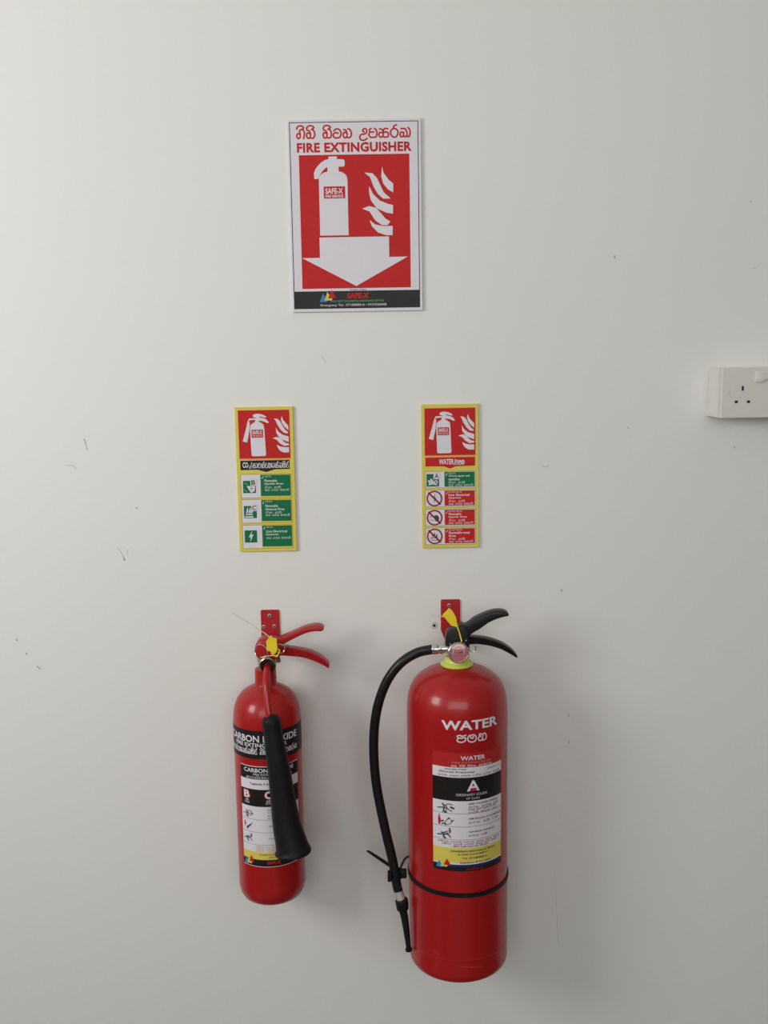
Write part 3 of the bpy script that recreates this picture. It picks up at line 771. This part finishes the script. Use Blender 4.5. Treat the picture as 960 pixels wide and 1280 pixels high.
    lever([(-.1980, .9560), (-.1860, .9585), (-.1700, .9565), (-.1500, .9530), (-.1350, .9492), (-.1200, .9425), (-.1090, .9345), (-.1015, .9262)],
          [(-.1960, .9450), (-.1850, .9440), (-.1700, .9428), (-.1500, .9403), (-.1350, .9360), (-.1210, .9302), (-.1095, .9240), (-.1012, .9186)], cy, .0115, t, 'red_part')
    # pin ring
    def ring(cxr, czr, R, y, w, tilt=0, m='chrome', name='pull_ring', yaw=0):
        pts = []
        for i in range(28):
            a = 2 * math.pi * i / 28
            pts.append((cxr + R * math.cos(a) * math.cos(yaw), y + R * math.sin(a) * math.sin(tilt) - R * math.cos(a) * math.sin(yaw), czr + R * math.sin(a) * math.cos(tilt)))
        link(name, tube(pts, w, n=8, closed=True), m, t, smooth=True)
    ring(-.2175, .9545, .0135, cy - .0215, .0009, .1, yaw=.5)
    ring(-.1845, .9600, .0078, cy - .0195, .0008, .1)
    link('safety_pin', tube([(-.2200, cy - .0190, .9440), (-.2100, cy - .0195, .9470), (-.1900, cy - .0190, .9480)], .0012, n=8), 'chrome', t, smooth=True)
    link('relief_plug', lathe([(0, .006), (.0042, .006), (.0046, 0), (.0046, -.006)], 0, 0, 6, axis=(0.3, -1, -.2), origin=(-.1893, cy - .017, .9400)), 'brass', t)
    return t
co2()

def yellow_seal(name, loc, label, body, tail, strap, yb):
    t = thing(name, loc, label, 'safety seal')
    link('tag', outline(body, yb - .0011, yb + .0011, bev=.0004), 'seal', t)
    link('tail', tube(tail, [.0011] * (len(tail) // 2) + [.0006] * (len(tail) - len(tail) // 2), n=8), 'seal_tail', t, smooth=True)
    link('strap', tube(catmull(strap, 5), .0011, n=8), 'seal', t, smooth=True)
    return t
t = yellow_seal('left_safety_seal', (-.197, -.104, .968), 'yellow plastic pull-tight seal on the smaller red extinguisher, tail pointing up left', [
    (-.2075, .9760), (-.2035, .9805), (-.2010, .9850), (-.1975, .9850), (-.1960, .9815), (-.1895, .9800), (-.1885, .9620), (-.1905, .9560), (-.1935, .9530), (-.1985, .9530), (-.2010, .9575), (-.2075, .9585)],
    [(-.2010, -.1045, .9820), (-.2090, -.1040, .9890), (-.2200, -.1030, .9965), (-.2440, -.1005, 1.0125), (-.2662, -.0985, 1.0262)],
    [(-.1985, -.1055, .9560), (-.1960, -.1060, .9510), (-.1900, -.1055, .9480), (-.1875, -.1050, .9520), (-.1850, -.1040, .9580), (-.1880, -.1040, .9610)], -.1045)
bm = bmesh.new(); add_lathe(bm, [(.0016, -.0016), (.0034, -.0016), (.0034, .0016), (.0016, .0016)], 0, 0, 20, axis=(0, -1, 0), origin=(-.1965, -.1045, .9545))
link('eyelet', bm, 'seal', t, smooth=True)

def bracket(name, label, x0, x1, z1, z0, taper, holes, hook):
    t = thing(name, ((x0 + x1) / 2, 0, z0), label, 'bracket')
    xm = (x0 + x1) / 2; c = .002
    if taper: pts = [(x0, z1 - c), (x0 + c, z1), (x1 - c, z1), (x1, z1 - c), (x1 - .0005, .962), (x1 - .009, .934), (x0 + .0105, .934), (x0 - .0003, .963)]
    else: pts = [(x0, z1 - c), (x0 + c, z1), (x1 - c, z1), (x1, z1 - c), (x1, z0), (x0, z0)]
    link('back_plate', outline(pts, -.003, 0, bev=.0006), 'red_plate', t)
    for h in holes: screw(h[0], h[1], t)
    bm = bmesh.new(); zz, reach = hook
    add_box(bm, xm - .008, xm + .008, -reach, -.002, zz - .004, zz)
    add_box(bm, xm - .008, xm + .008, -reach, -reach + .0035, zz, zz + .012)
    link('hook_arm', bm, 'red_plate', t)
bracket('left_wall_bracket', 'red steel wall bracket with three screws above the smaller extinguisher', -.2287, -.1946, 1.0058, .935, False, [(-.2128, .9952), (-.2238, .9745), (-.2045, .9752)], (.948, .061))
bracket('right_wall_bracket', 'tapered red wall bracket with one screw above the larger extinguisher', .1012, .1366, 1.0200, .934, True, [(.1163, 1.0092)], (.955, .088))

# ---------------------------------------------------------------- water extinguisher (right)
def water():
    cx, cy, r = .1222, -.1070, .0880
    t = thing('water_extinguisher', (cx, cy, .38),
              'larger red fire extinguisher hanging on the right, with a black hose down its left side', 'fire extinguisher')
    prof = [(0, .392), (.060, .3915), (.072, .3830), (.078, .3812), (.0835, .3835), (.0866, .3880), (.0880, .395), (.0880, .398), (.0880, .4235), (.0880, .4258), (.0884, .4268), (.0880, .4278), (.0880, .430),
            (.0880, .835), (.0880, .846), (.0874, .862), (.0856, .876), (.0820, .889), (.0755, .901), (.0665, .9105), (.0550, .9180), (.0430, .9235), (.0320, .9270), (.0250, .9290), (.0235, .9300), (.0230, .9345), (0, .9345)]
    link('cylinder', lathe(prof, cx, cy, 128), 'red', t, smooth=True)
    mp = cyl_map(cx, cy, r); deg = lambda a: math.radians(a) * r * 1000
    p = Print()
    p.text('p_white', 1, 'WATER', deg(-21.5), deg(45.5), -859.5, -843, bold=.03)
    p.script('p_white', 1, WATER_WORDS, deg(-4.6), deg(29.5), -834.5, -822.5, 2.1)
    p.build('cylinder_lettering', t, mp, cut=4)
    # instruction label (laid on very slightly askew)
    a0, a1 = deg(-32.4), deg(53.4); cxl = (a0 + a1) / 2
    def mp2(x, y, layer): return mp(x, y - (x - cxl) * -.018, layer)
    p = Print()
    p.rect('label_red', 0, a0, a1, -803, -777.5)
    p.rect('p_white', 0, a0, a1, -777.5, -759.5); p.rect('p_black', 0, a0, a1, -759.5, -718)
    p.rect('p_white', 0, a0, a1, -718, -634); p.rect('p_yellow', 0, a0, a1, -634, -613)
    p.rect('p_white', 0, a0, a1, -613, -603)
    p.poly('p_yellow', 1, [(a0, -613.2), (a1, -613.2), (a1, -606), (a0 + 40, -607.5), (a0, -606)])
    p.rect('p_navy', 1, a0, a1, -604, -599); p.rect('p_black', 1, a0, a1, -599.5, -592)
    lab = p.build('instruction_label', t, mp2, cut=4)
    X = lambda q: a0 + (a1 - a0) * q
    p = Print()
    p.text('p_white', 2, 'WATER', X(.37), X(.70), -797.5, -790, bold=.02)
    p.text('p_pink', 2, 'FIRE EXTINGUISHER', X(.26), X(.80), -787.8, -784)
    p.script('p_white', 2, ['ja la', 'ga +i na +i', 'na +i va na', 'u pa ka ra nna'], X(.25), X(.80), -781.5, -779, .5)
    p.text('p_ink', 2, 'WATER TYPE', X(.16), X(.44), -775.5, -772.8, bold=.03)
    p.text('p_ink', 2, '(Stored Pressure)', X(.09), X(.55), -771, -767, bold=.03)
    p.text('p_ink', 2, 'Capacity 9 Ltr', X(.73), X(.98), -773.5, -770, bold=.02)
    p.script('p_dred', 2, ['sa ra la', 'ga na ba', 'ja la ya', 'pa da +i na', 'va ra na', 'ka na ya'], X(.08), X(.95), -764.6, -761.6, .5)
    p.text('p_white', 2, 'A', X(.45), X(.62), -754.5, -735.5, bold=.02)
    p.poly('p_red', 2, [(X(.497), -740.8), (X(.573), -740.8), (X(.590), -735.5), (X(.480), -735.5)])
    p.text('p_grey', 2, 'ORDINARY SOLIDS', X(.31), X(.73), -731.5, -727)
    p.text('p_grey', 2, 'OF CLASS', X(.44), X(.62), -724.5, -721)
    p.build('lettering', lab, mp2, cut=4)
    p = Print()
    for z in (-696, -672.5, -649): p.rect('p_ink', 2, a0, a1, z, z + .55)
    hand_icon(p, 'p_ink', 3, X(.07), -715.5, 21, 0)
    hand_icon(p, 'p_ink', 3, X(.07), -692, 19, 1)
    hand_icon(p, 'p_ink', 3, X(.07), -670, 20, 2)
    L = [('KEEP CYLINDER UPRIGHT', -714.5, .92, 'p_ink'), (['va ra na', 'sa la ya', 'pa da'], -709, .92, 'p_dred'), ('PULL OUT SAFETY PIN', -704.5, .88, 'p_ink'), (['ga ra na +i', 'ya ba sa', 'va la'], -699.6, .9, 'p_dred'),
         ('AIM NOZZLE AT FLAME BASE', -688, .98, 'p_ink'), (['pa ra na', 'da ya +i', 'ba na +i'], -681.5, .92, 'p_dred'), ('SQUEEZE HANDLES', -664.5, .85, 'p_ink'), (['ga ra na', 'ba ya +i'], -658, .73, 'p_dred')]
    for s, z, e, m in L:
        if isinstance(s, str): p.text(m, 2, s, X(.47), X(e), z, z + 3.4, bold=.02)
        else: p.script(m, 2, s, X(.47), X(e), z + .8, z + 3.4, .55)
    for z, q in ((-646, .95), (-642, .9), (-638, .75)):
        p.script('p_dred', 2, ['na ya +i ra la', 'ba da va na +i', 'ga ra sa pa', 'ya la na', 'va ya ra', 'ka na la'], X(1 - q + .02), X(q), z, z + 2.1, .42)
    p.text('p_ink', 2, 'ENGINEERING MAINTENANCE SERVICE', X(.24), X(.86), -630, -626.5, bold=.02)
    p.text('p_ink', 2, '& FIRE EQUIPMENT', X(.33), X(.75), -624, -620.5, bold=.02)
    p.text('p_ink', 2, 'Tel. 0718088816', X(.38), X(.73), -617.5, -614, bold=.02)
    p.text('p_ink', 2, 'Distributor & Fire Dealer', X(.36), X(.80), -609.5, -606, bold=.02)
    p.text('p_dred', 3, 'SAFE-X', X(.44), X(.68), -598, -594, bold=.03)
    p.build('instruction_pictures', lab, mp2, cut=4)
    emblem(lab, 3, lambda x, y: (X(.04) + x * .58, -612.5 + y * .52), mp2, 4)
    # narrow white service sticker far round the right side
    p = Print(); p.rect('p_white', 0, deg(75), deg(112), -790, -712); p.rect('p_yellow', 1, deg(71.5), deg(73.2), -781, -716)
    p.build('service_sticker', t, mp, cut=4)
    # scratches in the lower paint
    for s in ([(deg(-34), -440), (deg(-31), -436.5), (deg(-26), -434)], [(deg(0), -417), (deg(14), -413.5)], [(deg(10), -414), (deg(24), -412)]):
        p = Print(); p.ribbon('scratch', 0, s, .6, 3); p.build('scratch_mark', t, mp, cut=4)

    # lime collar under the valve
    link('neck_collar', lathe([(.0200, .9290), (.0268, .9285), (.0285, .9300), (.0285, .9325), (.0262, .9345), (.0220, .9365), (.0195, .9430), (.0185, .9440), (.0150, .9440)], cx, cy, 48), 'collar', t, smooth=True)
    bm = bmesh.new()
    add_lathe(bm, [(0, .936), (.0155, .936), (.0160, .952), (.0150, .966), (0, .968)], cx, cy, 32)
    link('valve_neck', bm, 'chrome', t, smooth=True)
    # valve block
    vb = [(.1035, .9580), (.1025, .9760), (.1045, .9905), (.1100, .9945), (.1240, .9990), (.1268, 1.0030), (.1300, 1.0045), (.1345, 1.0030), (.1390, .9980), (.1425, .9880), (.1435, .9780), (.1430, .9640), (.1330, .9600), (.1200, .9560)]
    vbo = link('valve_block', outline([(a, b - .001) for a, b in vb], cy - .0125, cy + .0125, bev=.002, sub=2), 'black_metal', t, smooth=True)
    link('rivet', lathe([(0, .002), (.002, .0018), (.0028, 0)], 0, 0, 16, axis=(0, -1, 0), origin=(.1110, cy - .0125, .9690)), 'chrome', t, smooth=True)
    link('rivet', lathe([(0, .002), (.0014, .0018), (.0018, 0)], 0, 0, 16, axis=(0, -1, 0), origin=(.1375, cy - .0125, .9755)), 'chrome', t, smooth=True)
    up = [(.1285, .9960), (.1330, 1.0010), (.1420, 1.0050), (.1520, 1.0130), (.1640, 1.0190), (.1780, 1.0245), (.1930, 1.0272), (.2040, 1.0258), (.2105, 1.0222), (.2105, 1.0180), (.2020, 1.0160),
          (.1900, 1.0125), (.1760, 1.0060), (.1620, .9960), (.1500, .9890), (.1440, .9830), (.1430, .9740), (.1360, .9720)]
    link('carrying_handle', outline([(a, b - .001) for a, b in up], cy - .0115, cy + .0115, bev=.0040, sub=3), 'black_metal', t, smooth=True)
    lever([(.1350, .9765), (.1440, .9785), (.1560, .9782), (.1700, .9765), (.1850, .9725), (.2000, .9665), (.2120, .9590), (.2210, .9510), (.2265, .9440)],
          [(.1350, .9650), (.1450, .9668), (.1560, .9672), (.1690, .9655), (.1830, .9625), (.1975, .9575), (.2090, .9515), (.2180, .9460), (.2245, .9415)], cy, .0110, t, 'black_metal')
    # pull pin with ring under the lever
    pts = []
    for i in range(14):
        a = math.radians(40 - 250 * i / 13)
        pts.append((.1485 + .0058 * math.cos(a), cy - .014, .9615 + .0062 * math.sin(a)))
    link('pull_ring', tube(pts, .0009, n=8), 'chrome', t, smooth=True)
    # pressure gauge facing the viewer
    gd = Vector((.02, -1, .12)); go = Vector((.1227, -.119, .9575))
    link('gauge_stem', lathe([(.006, -.01), (.006, .012)], 0, 0, 24, axis=gd, origin=go), 'chrome', t, smooth=True)
    g = link('pressure_gauge', lathe([(0, .008), (.0150, .008), (.0178, .010), (.0184, .013), (.0184, .020), (.0178, .0225), (.0164, .0232), (.0156, .0225), (.0155, .0210)], 0, 0, 56, axis=gd, origin=go), 'chrome', t, smooth=True)
    link('gauge_face', lathe([(0, .0222), (.009, .0219), (.0156, .0208)], 0, 0, 48, axis=gd, origin=go), 'gauge', g, smooth=True)
    bm = bmesh.new()
    q = Vector((0, 0, 1)).rotation_difference(gd.normalized())
    # printed arc (green zone) and needle
    for i in range(10):
        a0_, a1_ = math.radians(-10 + 20 * i), math.radians(-10 + 20 * (i + 1))
        vs = [bm.verts.new(go + q @ Vector((R_ * math.cos(A), R_ * math.sin(A), .02245))) for R_, A in ((.0088, a0_), (.0108, a0_), (.0108, a1_), (.0088, a1_))]
        bm.faces.new(vs)
    link('gauge_scale', bm, 'gauge_pale', g)
    bm = bmesh.new(); add_tube(bm, [go + q @ Vector((.0, .0, .0226)), go + q @ Vector((.008, .002, .0226))], .0006, n=6)
    link('gauge_needle', bm, 'p_ink', g)
    # hose coupling and hose
    link('hose_coupling', lathe([(.0060, -.004), (.0082, 0), (.0086, .003), (.0086, .0155), (.0078, .0165), (.0078, .0185), (.0088, .0195), (.0088, .0290), (.0080, .030)], 0, 0, 32, axis=(-1, .0, -.04), origin=(.1085, cy - .006, .9600)), 'chrome', t, smooth=True)
    link('coupling_elbow', tube([(.1160, cy, .9610), (.1050, cy - .006, .9600)], .0070, n=20), 'chrome', t, smooth=True)
    H_ = [(.0860, -.1130, .9592), (.0760, -.1120, .9580), (.0516, -.1070, .9505), (.0236, -.1070, .9321), (-.0005, -.1050, .8987), (-.0174, -.1030, .8503), (-.0245, -.1030, .7920), (-.0222, -.1050, .7193), (-.0089, -.1100, .6389), (.0052, -.1170, .5740), (.0105, -.1230, .5400), (.0145, -.1265, .5205)]
    link('hose', smooth_tube([(*h, .0084) for h in H_], sub=8, n=24), 'black', t, smooth=True)
    link('hose_end_fitting', smooth_tube([(.0130, -.1252, .5290, .0080), (.0155, -.1268, .5180, .0080), (.0199, -.1290, .5030, .0080)], sub=3, n=24), 'brushed', t, smooth=True)
    nz = [(.0198, -.1288, .5065, .0090), (.0202, -.1290, .5045, .0112), (.0212, -.1300, .4960, .0112), (.0220, -.1308, .4870, .0100), (.0224, -.1312, .4850, .0072), (.0255, -.1330, .4700, .0066), (.0290, -.1360, .4400, .0052), (.0312, -.1378, .4180, .0043), (.0314, -.1380, .4165, .0058), (.0318, -.1382, .4125, .0060), (.0319, -.1383, .4115, .0045)]
    link('nozzle', smooth_tube(nz, sub=3, n=24), 'black_plastic', t, smooth=True)
    return t
M['label_red'] = mat('label_red', (0.42, 0.018, 0.020), 0.5, spec=0.2, noise=(40, 0.05))
extinguisher = water()

t = yellow_seal('right_safety_seal', (.114, -.124, 1.01), 'yellow plastic seal tag tied above the gauge of the larger extinguisher', [
    (.0970, 1.0225), (.1035, 1.0290), (.1085, 1.0345), (.1125, 1.0310), (.1165, 1.0250), (.1205, 1.0170), (.1215, 1.0075), (.1230, 1.0040), (.1215, 1.0005), (.1185, 1.0020), (.1120, 1.0035), (.1065, 1.0100), (.1005, 1.0180)],
    [(.1010, -.1245, 1.0190), (.0960, -.1240, 1.0200), (.0880, -.1230, 1.0208), (.0780, -.1215, 1.0212)],
    [(.1218, -.1250, 1.0020), (.1245, -.1270, .9950), (.1270, -.1290, .9860), (.1290, -.1330, .9775)], -.1245)

# black cable tie round the larger cylinder and hose
def cable_tie(owner):
    t = bpy.data.objects.new('cable_tie', None); C.objects.link(t); t.parent = owner; t.empty_display_size = .05
    t['label'] = 'black plastic cable tie with loose tail'
    cx, cy, r = .1222, -.1070, .0892
    n = 72; bm = bmesh.new(); rings = []
    hx, hy = .0105, -.121         # hose axis here
    loop = []
    for i in range(n + 1):
        a = math.radians(-92 + (360 - 8) * i / n)
        loop.append((cx + r * math.sin(a), cy - r * math.cos(a)))
    zf = lambda x: .5485 + (x - cx) * -.02
    def strap(pts, w, th):
        b = bmesh.new(); rg = []
        for i, (x, y, z) in enumerate(pts):
            p0, p1 = Vector(pts[max(i - 1, 0)]), Vector(pts[min(i + 1, len(pts) - 1)])
            d = (p1 - p0); d.z = 0; d = d.normalized() if d.length > 1e-6 else Vector((1, 0, 0))
            nn = Vector((-d.y, d.x, 0)); o = Vector((x, y, z))
            rg.append([b.verts.new(o + nn * (s * th / 2) + Vector((0, 0, q * w / 2))) for s, q in ((1, 1), (1, -1), (-1, -1), (-1, 1))])
        for A, B in zip(rg, rg[1:]):
            for k in range(4): b.faces.new((A[k], A[(k + 1) % 4], B[(k + 1) % 4], B[k]))
        b.faces.new(rg[0]); b.faces.new(rg[-1][::-1])
        bmesh.ops.recalc_face_normals(b, faces=b.faces)
        return b
    link('strap', strap([(x, y, zf(x)) for x, y in loop], .0076, .0016), 'black_plastic', t, smooth=True)
    # small loop round the hose
    pts = []
    for i in range(25):
        a = 2 * math.pi * i / 24
        pts.append((hx + .0100 * math.cos(a), hy + .0100 * math.sin(a), .5500))
    link('hose_loop', strap(pts, .0150, .0020), 'black_plastic', t, smooth=True)
    link('lock_head', box(.0195, .0300, -.132, -.119, .546, .560, bev=.002), 'black_plastic', t)
    link('lock_head', box(-.004, .003, -.134, -.120, .541, .557, bev=.0015), 'black_plastic', t)
    # loose tail and turned-back end
    link('loose_tail', smooth_tube([(.0000, -.112, .5610, .0052), (-.0120, -.110, .5690, .0050), (-.0280, -.107, .5790, .0044), (-.0370, -.105, .5845, .0036), (-.0405, -.104, .5850, .0020)], sub=3, n=12, flat=.5), 'black_plastic', t, smooth=True)
    link('turned_end', smooth_tube([(.0180, -.118, .5550, .0040), (.0225, -.114, .5650, .0040), (.0280, -.112, .5740, .0036), (.0345, -.112, .5780, .0030)], sub=3, n=12, flat=.5), 'black_plastic', t, smooth=True)
cable_tie(extinguisher)
